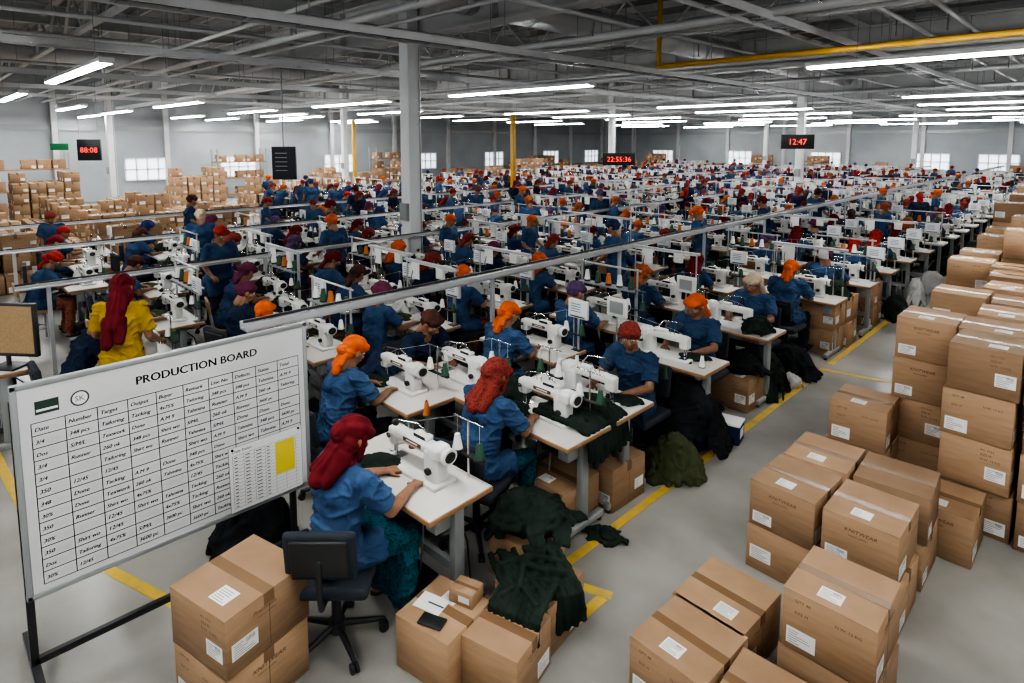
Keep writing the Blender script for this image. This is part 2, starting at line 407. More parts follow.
def make_stool():
    b=MB();b.box((0,0,.455),(.34,.30,.05),m_wood,bev=.008)
    for x in(-.14,.14):
        for y in(-.12,.12): b.cyl((x*1.1,y*1.1,0),(x,y,.44),.013,m_steel,n=8)
    for y in(-.12,.12):b.cyl((-.15,y,.16),(.15,y,.16),.009,m_steel,n=6)
    for x in(-.14,.14):
        b.cyl((x,-.125,.2),(x,.125,.2),.009,m_steel,n=6)
        b.cyl((x,-.14,.44),(x,-.20,.82),.012,m_steel,n=8)
    b.box((0,-.195,.78),(.33,.03,.16),m_wood,rot=(.12,0,0),bev=.008)
    return b
def make_table(w=1.05,d=.5,lam=None):
    lam=lam or m_lam
    b=MB();b.box((0,0,.742),(w,d,.03),m_wood,bev=.004);b.box((0,0,.7585),(w-.012,d-.012,.005),lam)
    for s in(-1,1):
        x=s*(w/2-.09);b.box((x,0,.705),(.05,d-.08,.04),m_steel,bev=.004);b.box((x,.03,.40),(.055,.075,.62),m_steel,bev=.006)
        b.box((x,0,.055),(.055,d+.02,.05),m_steel,bev=.008)
        for y in(-d/2+.02,d/2-.02):b.cyl((x,y,0),(x,y,.035),.022,m_blk,n=8)
    b.box((0,.05,.28),(w-.2,.035,.05),m_steel);b.box((0,.05,.66),(w-.2,.03,.06),m_steel)
    b.box((.05,-.04,.10),(.34,.22,.018),m_blk,rot=(.25,0,0),bev=.004);b.cyl((.12,.0,.12),(.12,.05,.62),.006,m_steel,n=6)
    b.box((.17,.05,.60),(.20,.16,.17),m_blk,bev=.02);b.cyl((.28,.05,.60),(.31,.05,.60),.05,m_steel)
    b.box((-.30,-.05,.68),(.26,.30,.07),m_wood,bev=.004);b.box((w/2-.15,-.05,.64),(.10,.14,.14),m_steel,bev=.008)
    b.path([(.17,.13,.6),(.2,.22,.5),(.3,.24,.3),(.35,.22,.06)],.006,m_blk,6)
    return b
def make_machine(lod=0):
    b=MB();m=m_mach;e=.012 if lod==0 else 0
    b.box((.02,0,.016),(.50,.178,.032),m,**(dict(bev=.006) if e else {}))
    b.box((.19,.0,.14),(.115,.11,.24),m,**(dict(bev=.028,seg=4) if e else {}))
    b.box((.02,.0,.245),(.42,.088,.078),m,**(dict(bev=.022,seg=4) if e else {}))
    b.box((-.165,.0,.210),(.085,.082,.14),m,**(dict(bev=.02,seg=4) if e else {}))
    b.box((.22,.0,.248),(.10,.12,.105),m,**(dict(bev=.028,seg=4) if e else {}))
    b.cyl((.27,0,.245),(.30,0,.245),.030,m_blk);b.cyl((.285,0,.245),(.312,0,.245),.056,m_mach,n=20);b.cyl((.312,0,.245),(.316,0,.245),.040,m_blk,n=18)
    b.cyl((-.178,-.005,.075),(-.178,-.005,.16),.006,m_chrome,n=8);b.cyl((-.178,-.005,.035),(-.178,-.005,.08),.0016,m_chrome,n=6)
    b.cyl((-.162,.0,.06),(-.162,.0,.16),.007,m_chrome,n=8);b.box((-.172,-.01,.042),(.018,.04,.006),m_chrome);b.box((-.165,0,.034),(.07,.12,.003),m_chrome)
    b.cyl((-.165,-.041,.23),(-.165,-.064,.23),.015,m_chrome);b.cyl((-.165,-.064,.23),(-.165,-.068,.23),.020,m_blk,n=12)
    b.box((-.165,-.044,.19),(.006,.01,.06),m_chrome);b.box((.03,-.045,.25),(.16,.003,.030),m_inkb);b.box((.03,-.0465,.25),(.10,.002,.010),m_paper)
    b.cyl((.19,-.055,.11),(.19,-.073,.11),.024,m_blk,n=14)
    b.box((.07,.01,.30),(.13,.06,.035),m_mach,**(dict(bev=.01) if e else {}));b.box((.07,-.021,.302),(.10,.002,.024),m_screen)
    b.cyl((-.07,.02,.28),(-.07,.02,.34),.004,m_chrome,n=6);b.cyl((-.03,.02,.28),(-.03,.02,.33),.004,m_chrome,n=6)
    b.cyl((.30,.16,0),(.30,.16,.46),.007,m_chrome,n=8);b.cyl((.18,.16,.45),(.42,.16,.45),.005,m_chrome,n=6);b.box((.30,.16,.18),(.26,.03,.012),m_blk)
    for x,mt in((.21,m_thr[0]),(.39,m_thr[1] if lod==0 else m_thr[0])):
        b.cyl((x,.16,.185),(x,.16,.20),.038,m_blk,n=12);b.cyl((x,.16,.20),(x,.16,.31),.032,mt,.016,12)
        b.cyl((x,.16,.31),(x,.16,.45),.0012,m_paper,n=4)
    b.cyl((.21,.16,.45),(-.07,.02,.34),.0012,m_paper,n=4);b.cyl((-.07,.02,.34),(-.165,-.07,.235),.0012,m_paper,n=4)
    b.path([(.12,.04,.28),(.06,-.02,.40),(-.06,-.07,.40)],.006,m_chrome,6);b.cyl((-.06,-.07,.40),(-.09,-.07,.365),.012,m_blk,.026,10)
    return b
def pile(w,d,h,seed,vox=.014,n=16,r=.04,amp=.006):
    R=random.Random(seed);t=MB()
    t.ell((0,0,h*.35),(w*.40,d*.40,h*.45))
    for k in range(n):
        a=R.uniform(0,6.28);q=math.sqrt(R.random())*.8;x=math.cos(a)*w/2*q;y=math.sin(a)*d/2*q;z=h*(1-q*q*.8)
        b=R.uniform(0,6.28);L=R.uniform(.12,.30)*max(w,d);rr=r*R.uniform(.5,1.1)
        for j in(-1,0,1):
            ox,oy=-math.sin(b)*rr*1.4*j,math.cos(b)*rr*1.4*j
            P=[]
            for s in(-1,-.4,.3,1):
                px=x+ox+math.cos(b+.3*s)*L*s;py=y+oy+math.sin(b+.3*s)*L*s
                qq=min(1,(px/(w/2))**2+(py/(d/2))**2);P.append((px,py,max(rr*.6,h*(1-qq)**.7*.95+R.uniform(-.015,.03))))
            t.path(P,rr,n=8)
    V,N,F=remesh(t,vox,3);V=wrinkle(V,N,amp*1.3,6,6,7,seed,.25);V[:,2]=np.maximum(V[:,2],0)
    return V,F
def drape(paths,r,vox,seed,amp=.004):
    t=MB()
    for P in paths:t.path(P,r,n=8)
    V,N,F=remesh(t,vox,3);V=wrinkle(V,N,amp,8,10,5,seed,.3);return V,F
def carton_mesh(w,d,h,var):
    b=MB();R=random.Random(var*13);x,y=w/2,d/2
    b.box((0,0,(h-.004)/2),(w,d,h-.004),m_card,bev=.004,seg=1)
    b.box((0,-d/4-.0008,h-.002),(w-.002,d/2-.003,.004),m_card);b.box((0,d/4+.0008,h-.002),(w-.002,d/2-.003,.004),m_card)
    b.box((0,0,h-.0035),(w-.004,.004,.003),m_cardd)
    b.box((0,0,h+.0004),(w+.001,.055,.0008),m_tape);
    for s in(-1,1): b.box((s*(x+.0004),0,h-.035),(.0008,.055,.07),m_tape); 
    for s in(-1,1): b.box((s*(x+.0003),0,(h)/2),(.0006,.003,h*.9),m_cardd) if var%2 else None
    def face(side):
        if side=='f': return lambda u,z,o:(u,-y-o,z)
        if side=='r': return lambda u,z,o:(x+o,u,z)
        if side=='b': return lambda u,z,o:(-u,y+o,z)
        if side=='l': return lambda u,z,o:(-x-o,-u,z)
        return lambda u,z,o:(u,z,h+o)
    def MX(side,u,z):
        if side=='f':return Matrix.Translation((u,-y-.0012,z))@Matrix.Rotation(math.pi/2,4,'X')
        if side=='r':return Matrix.Translation((x+.0012,u,z))@Matrix.Rotation(math.pi/2,4,'Z')@Matrix.Rotation(math.pi/2,4,'X')
        if side=='b':return Matrix.Translation((-u,y+.0012,z))@Matrix.Rotation(math.pi,4,'Z')@Matrix.Rotation(math.pi/2,4,'X')
        return Matrix.Translation((-x-.0012,-u,z))@Matrix.Rotation(-math.pi/2,4,'Z')@Matrix.Rotation(math.pi/2,4,'X')
    def label(side,u,z,lw,lh):
        f=face(side);o=.0008 if side!='t' else .0015
        b.quad(f(u,z,o),f(u+lw,z,o),f(u+lw,z+lh,o),f(u,z+lh,o),m_paper)
        for k in range(6):
            zz=z+lh*(.10+.14*k);ww=lw*R.uniform(.35,.9)
            b.quad(f(u+lw*.08,zz,o+.0004),f(u+ww,zz,o+.0004),f(u+ww,zz+lh*.03,o+.0004),f(u+lw*.08,zz+lh*.03,o+.0004),m_ink)
        if R.random()<.4:
            for k in range(7):
                uu=u+lw*(.55+.05*k);b.quad(f(uu,z+lh*.62,o+.0005),f(uu+lw*.02,z+lh*.62,o+.0005),f(uu+lw*.02,z+lh*.88,o+.0005),f(uu,z+lh*.88,o+.0005),m_ink)
    wd={'f':w,'b':w,'r':d,'l':d}
    for s in 'frbl':
        W=wd[s]
        q=R.random();side=R.choice([-1,1])
        if R.random()<.85:
            lw=W*R.uniform(.26,.36);label(s,(-W*.44 if side<0 else W*.44-lw),h*R.choice([.10,.25]),lw,h*R.uniform(.22,.32))
        if q<.45:
            for k in range(3):b.text(R.choice(['QTY 48','N.W. 12 KG','SIZE M','PO 7731','MADE IN BD']),h*.065,m_inkb,MX(s,W*R.choice([.08,-.36]),h*(.84-.10*k)))
        elif q<.8:
            b.text(R.choice(['No. 214','Premium','KNITWEAR']),h*.10,m_inkb,MX(s,-W*.20,h*.74),.25);b.text('export quality',h*.05,m_inkb,MX(s,-W*.14,h*.66))
    if R.random()<.75:label('t',R.uniform(-.3,.02)*w,R.choice([.1,-.38])*d,w*.26,d*.2)
    return b
MESH={}
MESH['chair']=make_chair().build('task_chair');MESH['stool']=make_stool().build('work_stool')
MESH['table']=make_table().build('sewing_table');MESH['machine']=make_machine().build('sewing_machine')
CV=[carton_mesh(.42,.44,.345,1),carton_mesh(.41,.46,.345,2),carton_mesh(.44,.42,.345,3),carton_mesh(.36,.36,.30,4),carton_mesh(.42,.45,.345,5),carton_mesh(.43,.43,.345,6)]
CM=[c.build('carton') for c in CV]
PV=[pile(.5,.42,.16,s) for s in(1,2)]+[pile(.9,.7,.42,3,.018,26,.05,.009),pile(.7,.6,.5,4,.018,24,.05,.009)]
PVL=[pile(.5,.42,.16,7,.035,10,.05),pile(.8,.6,.35,8,.045,12,.07)]
def pmesh(i,mat,low=False):
    k=('p',i,mat.name,low)
    if k not in MESH:
        b=MB();V,F=(PVL if low else PV)[i];b.add(V,F,mat,True);MESH[k]=b.build('cloth_pile')
    return MESH[k]
def make_panel():
    b=MB();b.cyl((0,0,0),(0,0,.50),.011,m_alu,n=8);b.box((0,0,.003),(.10,.10,.006),m_blk)
    b.box((0,-.005,.42),(.24,.035,.19),m_mach,bev=.008);b.box((0,-.0235,.425),(.20,.002,.14),m_screenw);b.box((0,-.0245,.345),(.18,.002,.012),m_blk)
    for k in range(4):b.box((-.02,-.0255,.47-.025*k),(.12,.001,.006),m_screen)
    b.box((0,.0145,.42),(.16,.004,.12),m_steel)
    return b
MESH['panel']=make_panel().build('control_panel')
def make_rackstand():
    b=MB()
    b.cyl((-.4,0,0),(-.4,0,.62),.012,m_alu,n=8);b.cyl((.4,0,0),(.4,0,.62),.012,m_alu,n=8);b.cyl((-.45,0,.60),(.45,0,.60),.012,m_alu,n=8);b.box((0,0,.36),(.8,.14,.015),m_steel)
    for k in range(5):
        x=-.32+.16*k;b.cyl((x,0,.37),(x,0,.39),.04,m_blk,n=10);b.cyl((x,0,.39),(x,0,.51),.038,m_thr[k%3],.02,10)
    return b
MESH['rack']=make_rackstand().build('thread_rack')
def make_lampbar():
    b=MB()
    for s in(-1,1):b.cyl((s*.46,0,0),(s*.46,0,.62),.010,m_alu,n=8)
    b.box((0,0,.63),(1.0,.05,.03),m_rail,bev=.004);b.box((0,0,.612),(.9,.04,.008),m_fix);b.box((.2,.0,.55),(.12,.05,.13),m_mach,bev=.006)
    b.box((-.25,-.03,.52),(.16,.004,.20),m_paper)
    b.path([(-.3,0,.61),(-.3,-.05,.45),(-.25,-.12,.3)],.005,m_blk,6);return b
MESH['lampbar']=make_lampbar().build('table_light_gantry')
def make_cone(mt):
    b=MB();b.cyl((0,0,0),(0,0,.008),.030,m_blk,n=14);b.cyl((0,0,.008),(0,0,.11),.028,mt,.013,14);b.cyl((0,0,.11),(0,0,.122),.007,m_blk,n=8);return b.build('thread_cone')
CONE=[make_cone(m) for m in m_thr]
SCK=['orange']*5+['maroon']*6+['red']*4+['rust']*3+['purple']*2+['cream','navy','navy','plum','plum','plum','printed','printed','dark','dark']
MS=(1.10,1.0,.84);WS=(1.03,1.0,.955)
def station(x,y,f,key,scarf,shirt=None,legs=None,chair='chair',table=True,tx=0,pl=None,pan=False,rk=False,lb=False,rot=0,work=m_green,crot=0,mx=.02):
    rz=0 if f>0 else math.pi
    rz+=rot
    def W(lx,ly,z=0):
        c,s=math.cos(rz),math.sin(rz);return(x+lx*c-ly*s,y+lx*s+ly*c,z)
    if key:
        ov={m_scarf:SC[scarf]}
        if shirt:ov[m_shirt]=shirt
        if legs:ov[m_trou]=legs
        inst('garment_worker',wmesh(key),W(0,0),rz,ov,scale=WS)
        inst('task_chair' if chair=='chair' else 'work_stool',MESH[chair],W(0,-.0),rz+crot)
    if table:
        inst('sewing_table',MESH['table'],W(tx,.57),rz);inst('sewing_machine',MESH['machine'],W(mx,.61,.761),rz,scale=MS)
        if work: inst('fabric_workpiece',pmesh(0,work),W(mx-.22,.50,.762),rz+.4,scale=(.66,.52,.26))
        if pl: inst('fabric_piece_pile',pmesh(pl[0],pl[1]),W(tx-.36,.66,.762),rz,scale=(.68,.58,.95))
        if pan: inst('control_panel',MESH['panel'],W(tx+.46,.77,.761),rz)
        if rk: inst('thread_rack',MESH['rack'],W(tx,.80,.761),rz)
        if lb: inst('table_light_gantry',MESH['lampbar'],W(tx,.79,.761),rz)
# ------------------------------------------------------------------ room shell
def simple(name,fn):
    b=MB();fn(b);return inst(name,b.build(name),(0,0,0))
XL,XR,YB,YF,ZC=-34,6,-6,48,6.3
simple('floor',lambda b:b.box(((XL+XR)/2,(YB+YF)/2,-.05),(XR-XL,YF-YB,.1),m_floor))
simple('ceiling',lambda b:b.box(((XL+XR)/2,(YB+YF)/2,ZC+.05),(XR-XL,YF-YB,.1),m_roof))
simple('wall_left',lambda b:b.box((XL-.1,(YB+YF)/2,ZC/2),(.2,YF-YB,ZC),m_wall))
simple('wall_right',lambda b:b.box((XR+.1,(YB+YF)/2,ZC/2),(.2,YF-YB,ZC),m_wall))
simple('wall_back',lambda b:b.box(((XL+XR)/2,YF+.1,ZC/2),(XR-XL,.2,ZC),m_wall))
simple('wall_front',lambda b:b.box(((XL+XR)/2,YB-.1,ZC/2),(XR-XL,.2,ZC),m_wall))
def window(n,p,ax,w=3.0,z0=.9,z1=1.95):
    b=MB();h=z1-z0
    def bx(u,z,du,dz,t,mat):
        if ax=='x': b.box((p[0]+.03+t/2,p[1]+u,z),(t,du,dz),mat)
        else: b.box((p[0]+u,p[1]-.03-t/2,z),(du,t,dz),mat)
    bx(0,(z0+z1)/2,w,h,.02,m_pane)
    for u in np.linspace(-w/2,w/2,5):bx(u,(z0+z1)/2,.07,h+.08,.08,m_colm)
    for z in(z0,(z0+z1)/2,z1):bx(0,z,w+.08,.07,.08,m_colm)
    inst('window_%d'%n,b.build('window'),(0,0,0))
n=0
for y in(2.0,8.6,13,19,25.5,32,38.5,44):
    n+=1;window(n,(XL,y),'x',1.9)
for x in(-29,-22,-15.5,-9,-5.5):
    n+=1;window(n,(x,YF),'y',2.0)
x0,x1=XL+.3,XR-.3;y0,y1=YB+.3,YF-.3;xm=(x0+x1)/2;ym=(y0+y1)/2;LX=x1-x0;LY=y1-y0
def trims(b):
    b.box((XL+.04,ym,3.4),(.08,LY,.25),m_steel);b.box((xm,YF-.04,3.4),(LX,.08,.25),m_steel)
    for y in np.arange(-4,47,4.5):b.box((XL+.12,y,ZC/2),(.22,.22,ZC-.1),m_beam)
    for x in np.arange(-32,5,4.5):b.box((x,YF-.12,ZC/2),(.22,.22,ZC-.1),m_beam)
simple('trim_1',trims)
def roof(b):
    for y in np.arange(y0,y1,1.5): b.box((xm,y,ZC-.09),(LX,.07,.16),m_beam)
simple('roof_purlins',roof)
def girders(b):
    for y in [-2.5,6.5,15.5,24.5,33.5,42.5]:
        b.box((xm,y,5.35),(LX,.30,.035),m_beam);b.box((xm,y,4.62),(LX,.30,.035),m_beam);b.box((xm,y,4.98),(LX,.02,.72),m_beam)
        for x in np.arange(x0+.5,x1,2.2):b.box((x,y,4.98),(.02,.26,.70),m_beam)
    for y in [2.6,11,20,29,38]:
        b.box((xm,y,5.75),(LX,.12,.06),m_beam);b.box((xm,y,4.9),(LX,.12,.06),m_beam)
        x=x0;up=True
        while x<x1-.9:
            b.cyl((x,y,4.9 if up else 5.75),(x+.9,y,5.75 if up else 4.9),.028,m_beam,n=6);x+=.9;up=not up
simple('roof_girders',girders)
def ybeams(b):
    for x in [-.1,-4.6,-9.1,-13.6,-18.1,-22.6,-27.1]:
        b.box((x,ym,5.98),(.22,LY,.025),m_beam);b.box((x,ym,5.55),(.22,LY,.025),m_beam);b.box((x,ym,5.76),(.018,LY,.42),m_beam)
simple('roof_beams',ybeams)
def trays(b):
    for x,z in((-3.2,4.30),(-6.6,4.15),(-11.5,4.3),(-16,4.25),(-21,4.3),(-25,4.3)):
        for s in(-.15,.15):b.box((x+s,ym,z),(.02,LY,.09),m_duct)
        for y in np.arange(y0,y1,.6):b.box((x,y,z-.02),(.30,.03,.015),m_steel)
        for k in range(5):b.cyl((x-.1+.05*k,y0,z+.01),(x-.1+.05*k,y1,z+.01),.016,m_blk,n=6)
        for y in np.arange(y0,y1,3):
            for s in(-.15,.15):b.cyl((x+s,y,z),(x+s,y,6.2),.007,m_steel,n=5)
simple('cable_tray',trays)
def pipes(b):
    for y,z,r in((3.6,4.45,.03),(4.6,4.5,.06),(5.2,4.52,.03),(7.4,4.35,.06),(8.0,4.38,.03),(12.2,4.4,.04),(13,4.4,.06),(17.8,4.5,.06),(22,4.4,.06),(27,4.4,.06),(31,4.4,.05),(36,4.4,.05)):
        b.cyl((x0,y,z),(x1,y,z),r,m_duct,n=8)
        for x in np.arange(-33,6,3):b.cyl((x,y,z),(x,y,6.2),.006,m_steel,n=5)
    for x in(-1.8,-2.4,-5.4,-8.2,-8.35,-10.4,-12.6,-14,-17.3,-19,-24):
        b.cyl((x,y0,4.56),(x,y1,4.56),.035,m_duct,n=8)
        for y in np.arange(1,46,3):b.cyl((x,y,4.52),(x,y,4.3),.012,m_chrome,n=5)
simple('sprinkler_pipes',pipes)
def ducts(b):
    for x in(-7.4,-20):
        b.cyl((x,y0,5.05),(x,y1,5.05),.27,m_duct,n=20)
        for y in np.arange(y0,y1,1.5):b.cyl((x,y,5.05),(x,y+.04,5.05),.285,m_duct,n=20)
simple('ventilation_duct',ducts)
def ypipe(b):
    b.cyl((x1,9.7,4.15),(-6.0,9.7,4.15),.045,m_yelp,n=10)
    b.cyl((-6.0,9.7,4.15),(-6.0,9.7,6.2),.045,m_yelp,n=10)
    for x in np.arange(-5,5,2.5):b.cyl((x,9.7,4.15),(x,9.7,6.2),.006,m_steel,n=5)
simple('yellow_gas_pipe',ypipe)
def colmesh():
    b=MB();b.box((0,0,ZC/2),(.26,.26,ZC-.02),m_colm,bev=.01);b.box((0,0,.02),(.28,.40,.04),m_steel)
    b.cyl((.13,.1,0),(.13,.1,6),.015,m_steel,n=6);b.box((0,-.16,1.6),(.2,.07,.3),m_steel);return b.build('support_column')
cm=colmesh()
COLS=((-8.85,6.35),(-8.85,24.5),(-17.65,24.5),(-27.1,15.5),(-17.65,42.5),(-8.85,42.5),(-29.5,6.2))
for x,y in COLS: inst('support_column',cm,(x,y,0))
def yp(x,y,h=3.7):
    b=MB();b.box((0,0,h/2),(.13,.13,h),m_yelp,bev=.008);b.box((0,0,.015),(.26,.26,.03),m_yelp);inst('yellow_post',b.build('yellow_post'),(x,y,0))
yp(-14.35,14.4);yp(-23.7,14.0)
def fixture(L=4.1):
    b=MB();b.box((0,0,.045),(L,.17,.05),m_fix,bev=.006);b.box((0,0,.004),(L-.04,.12,.03),m_tube)
    for s in(-1,1):b.box((s*L/2,0,.03),(.03,.18,.08),m_fix)
    for s in(-1,1):b.cyl((s*L*.35,0,.06),(s*L*.35,0,2.4),.005,m_steel,n=5)
    return b.build('fluorescent_light')
fm=fixture()
Z=3.85
for x in(-11.5,-18.9,-26.3): inst('fluorescent_light',fm,(x,2.0,Z))
for x in(-1.2,-9.1,-15.7,-22.5,-29.5): inst('fluorescent_light',fm,(x,9.15,Z))
for x in(-1.8,-8.45,-15.3,-22,-29): inst('fluorescent_light',fm,(x,17,Z))
for y in(21,25,30,35,40,45):
    for x in(-4.8,-11.8,-18.8,-25.8): inst('fluorescent_light',fm,(x+(2.5 if y%2 else 0),y,Z))
for x in(-19.5,-26.5):inst('fluorescent_light',fm,(x,5.8,Z));
for x in(-19.5,-26.5):inst('fluorescent_light',fm,(x,13,Z))
for x,y in((-31.2,2.2),(-31.5,5.9),(-31.4,11.3),(-24.6,11.3),(-31.5,14.5),(-24,4.0),(-31.5,18.9)):inst('fluorescent_light',fm,(x,y,Z))
for x,y in((-3.2,1.4),(1.8,3.4),(-1.2,-1.6),(-6.4,-2.6),(3,-2.5),(-10,-3),(3.2,8)): inst('fluorescent_light',fm,(x,y,Z+.1))  # out-of-view fixtures added overhead and behind the camera to light the foreground
def marks(b):
    w=.07;z=.0015
    def ln(x0,y0,x1,y1):
        L=math.hypot(x1-x0,y1-y0);b.box(((x0+x1)/2,(y0+y1)/2,z),(L+w,w,.003),m_yel,rot=(0,0,math.atan2(y1-y0,x1-x0)))
    ln(-2.11,-3,-2.11,2.88);ln(-2.11,2.95,-2.35,2.86);ln(-2.47,3.0,-2.47,7.9);ln(-2.47,7.95,-1.75,8.1);ln(-2.47,8.25,-2.47,40);ln(-4.85,.70,-3.7,1.08);ln(-12,.2,-5.4,.5)
simple('floor_marking',marks)
# ------------------------------------------------------------------ production board
def board():
    e=bpy.data.objects.new('production_board',None);COL.objects.link(e);e.location=(-3.81,.31,0)
    def part(nm,fn):
        b=MB();fn(b);o=bpy.data.objects.new(nm,b.build(nm));COL.objects.link(o);o.parent=e
    W,z0,z1=1.52,.51,1.625
    def fr(b):
        for z in(z0,z1):b.box((0,W/2,z),(.035,W+.03,.028),m_steel,bev=.004)
        for y in(0,W):b.box((0,y,(z0+z1)/2),(.035,.028,z1-z0+.03),m_steel,bev=.004)
        for y in(.0,W-.10):
            b.box((-.035,y,.82),(.03,.035,1.45),m_blk);b.box((-.03,y,.10),(.62,.04,.035),m_blk)
            for s in(-1,1):
                b.cyl((-.03+s*.29,y-.012,.04),(-.03+s*.29,y+.012,.04),.04,m_blk,n=14);b.cyl((-.03+s*.29,y,.04),(-.03+s*.29,y,.09),.01,m_steel,n=6)
        b.box((-.035,W/2,.13),(.03,W,.035),m_blk)
    part('frame',fr)
    part('panel',lambda b:b.box((.006,W/2,(z0+z1)/2),(.012,W-.01,z1-z0-.01),m_board))
    BX=Matrix.Translation((.0135,0,z0))@Matrix(((0,0,1,0),(1,0,0,0),(0,1,0,0),(0,0,0,1)))
    def wr(b):
        def R_(u0,v0,u1,v1,m,o=0): b.add([(u0,v0,o),(u1,v0,o),(u1,v1,o),(u0,v1,o)],[(0,1,2,3)],m,False,BX)
        for o in(-.0018,-.0009,0,.0009,.0018): b.text('PRODUCTION BOARD',.066,m_ink,BX@Matrix.Translation((W*.57+o,.985,0)),center=True)
        R_(.08,.955,.18,1.025,M('logo_green',(.02,.05,.035),.5));R_(.085,.97,.175,.982,m_paper,.0004)
        b.add([(.27+.042*math.cos(a),.99+.042*math.sin(a),0) for a in np.linspace(0,6.28,21)[:-1]],[tuple(range(20))],m_ink,False,BX)
        b.add([(.27+.034*math.cos(a),.99+.034*math.sin(a),.0003) for a in np.linspace(0,6.28,21)[:-1]],[tuple(range(20))],m_paper,False,BX)
        b.text('SK',.04,m_ink,BX@Matrix.Translation((.27,.976,.0006)),center=True)
        gx0,gx1,gy0,gy1=.06,1.47,.05,.915;nr,nc=13,10
        xs=[gx0+(gx1-gx0)*k/nc for k in range(nc+1)];ys=[gy0+(gy1-gy0)*k/nr for k in range(nr+1)]
        for x in xs:R_(x-.002,gy0,x+.002,gy1,m_ink)
        for y in ys:R_(gx0,y-.002,gx1,y+.002,m_ink)
        rr=random.Random(4)
        hd=['Date','Number','Target','Output','Buyer','Remark','Line No','Defects','Status','Total']
        wd=['Tahmina','S/M/L','Tacking','4x75%','Shirt wo','Runner','Done','Texwork','3600 pc','Tailoring','348 pcs','12/45','A.M 9','260 ok']
        for r in range(nr):
            for c in range(nc):
                t=hd[c] if r==nr-1 else(rr.choice(['350','30%','Dos','348','3/4','9.0']) if c==0 else rr.choice(wd))
                if r<nr-1 and c>0 and rr.random()<.07:continue
                sz=.030 if r==nr-1 else rr.uniform(.027,.031)
                for o in(0,.0013):b.text(t,sz,m_ink,BX@Matrix.Translation((xs[c]+.010+o,ys[r]+.021,.0002)),shear=.25)
    part('writing',wr)
    def note(b):
        u,v=1.00,.0;o=.004;w_,h_=.47,.43
        def R_(u0,v0,u1,v1,m,oo): b.add([(u0,v0,oo),(u1,v0,oo),(u1,v1,oo),(u0,v1,oo)],[(0,1,2,3)],m,False,BX)
        R_(u,v,u+w_,v+h_,m_paper,o);R_(u-.004,v-.004,u+w_+.004,v+h_+.002,m_steel,o-.001)
        for k in range(16):R_(u+.02,v+.03+.023*k,u+w_-.02,v+.0312+.023*k,m_ink,o+.0006)
        for k in range(7):R_(u+.02+.068*k,v+.03,u+.0213+.068*k,v+.375,m_ink,o+.0006)
        for k in range(15):
            for j in range(4):R_(u+.03+.068*j,v+.038+.023*k,u+.05+.068*j+.008*((k*3+j)%3),v+.043+.023*k,m_ink,o+.0007)
        R_(u+.29,v+.15,u+.42,v+.37,m_hi,o+.0012);b.text('Daily Status',.025,m_ink,BX@Matrix.Translation((u+.02,v+.395,o+.0008)))
        for uu in(u+.02,u+w_-.02):b.cyl((.0135+o,uu,z0+v+h_-.012),(.0135+o+.006,uu,z0+v+h_-.012),.008,m_blk,n=10)
    part('paper_note',note)
board()
# ------------------------------------------------------------------ cartons
def carton(x,y,z,v,rz=None,sz=1,sx=1):
    return inst('cardboard_carton',CM[v],(x,y,z),(random.uniform(-.05,.05) if rz is None else rz),scale=(sx,sx,sz))
def stack(x,y,n,z=0,vs=(0,1,2,4,5),sz=1):
    for k in range(n): carton(x+random.uniform(-.012,.012),y+random.uniform(-.012,.012),z+k*.3462*sz,random.choice(vs),sz=sz)
carton(-3.09,1.09,0,0,.20,.88,1.08);carton(-3.09,1.095,.3045,4,.24,.88,1.08)
carton(-2.46,1.93,0,3,.18,1,1.03);carton(-2.15,2.10,0,3,.24,.95,1.0);carton(-2.25,2.48,0,3,.12,1,1.05)
carton(-2.62,2.76,0,3,.1)
sb=MB();sb.box((0,0,.04),(.15,.12,.08),m_card,bev=.002,seg=1);sb.box((0,0,.0804),(.151,.02,.001),m_tape);sb.box((.02,-.061,.04),(.07,.001,.035),m_paper);inst('small_carton',sb.build('small_carton'),(-2.42,2.06,.302),.3)
pb=MB();pb.box((0,0,.001),(.17,.12,.002),m_paper);pb.box((.03,.0,.0025),(.1,.01,.001),m_ink);inst('paper_sheet',pb.build('paper_sheet'),(-2.53,1.90,.3025),.3)
pb=MB();pb.box((0,0,.006),(.14,.08,.012),m_blk,bev=.003);inst('notebook',pb.build('notebook'),(-2.42,1.82,.3025),.4)
for x,y,n in((-1.40,2.70,1),(-.96,2.62,1),(-1.40,3.13,1),(-.84,3.20,2),(-.46,2.80,1),(-1.38,4.05,2),(-.93,4.06,2),(-1.37,4.56,2),(-.92,4.58,2)):
    stack(x,y,n,sz=.9)
for x,y,n in((-1.40,5.62,2),(-.60,5.56,4),(-1.06,6.06,4),(-.62,6.04,4),(-.72,5.08,1),(-.15,5.55,4),(-1.5,6.15,1),
            (-1.04,6.7,3),(-.6,6.6,4),(-1.02,7.25,4),(-.56,7.15,4),(-.1,6.5,4),
            (-1.15,7.9,3),(-.7,7.8,4),(-1.2,8.6,2),(-.75,8.5,4),(-1.25,9.3,4),(-.8,9.1,4),(-1.25,10.1,4),(-.8,9.9,5),(-1.3,11,3),(-.85,10.8,4),(-1.3,11.9,4),(-.9,11.7,5),(-1.35,13,4),(-1.4,14.1,5),(-1.4,15.3,4),(-1.45,16.5,5),(-1.5,18,4),(-1.6,19.5,5),(-1.7,21,4),(-1.8,23,4)):
    stack(x,y,n)
for x,y,n in((-2.75,8.75,2),(-2.75,9.25,2),(-2.75,10.5,2),(-2.78,3.88,1),(-2.86,3.36,1),(-2.80,6.3,1)): stack(x,y,n)
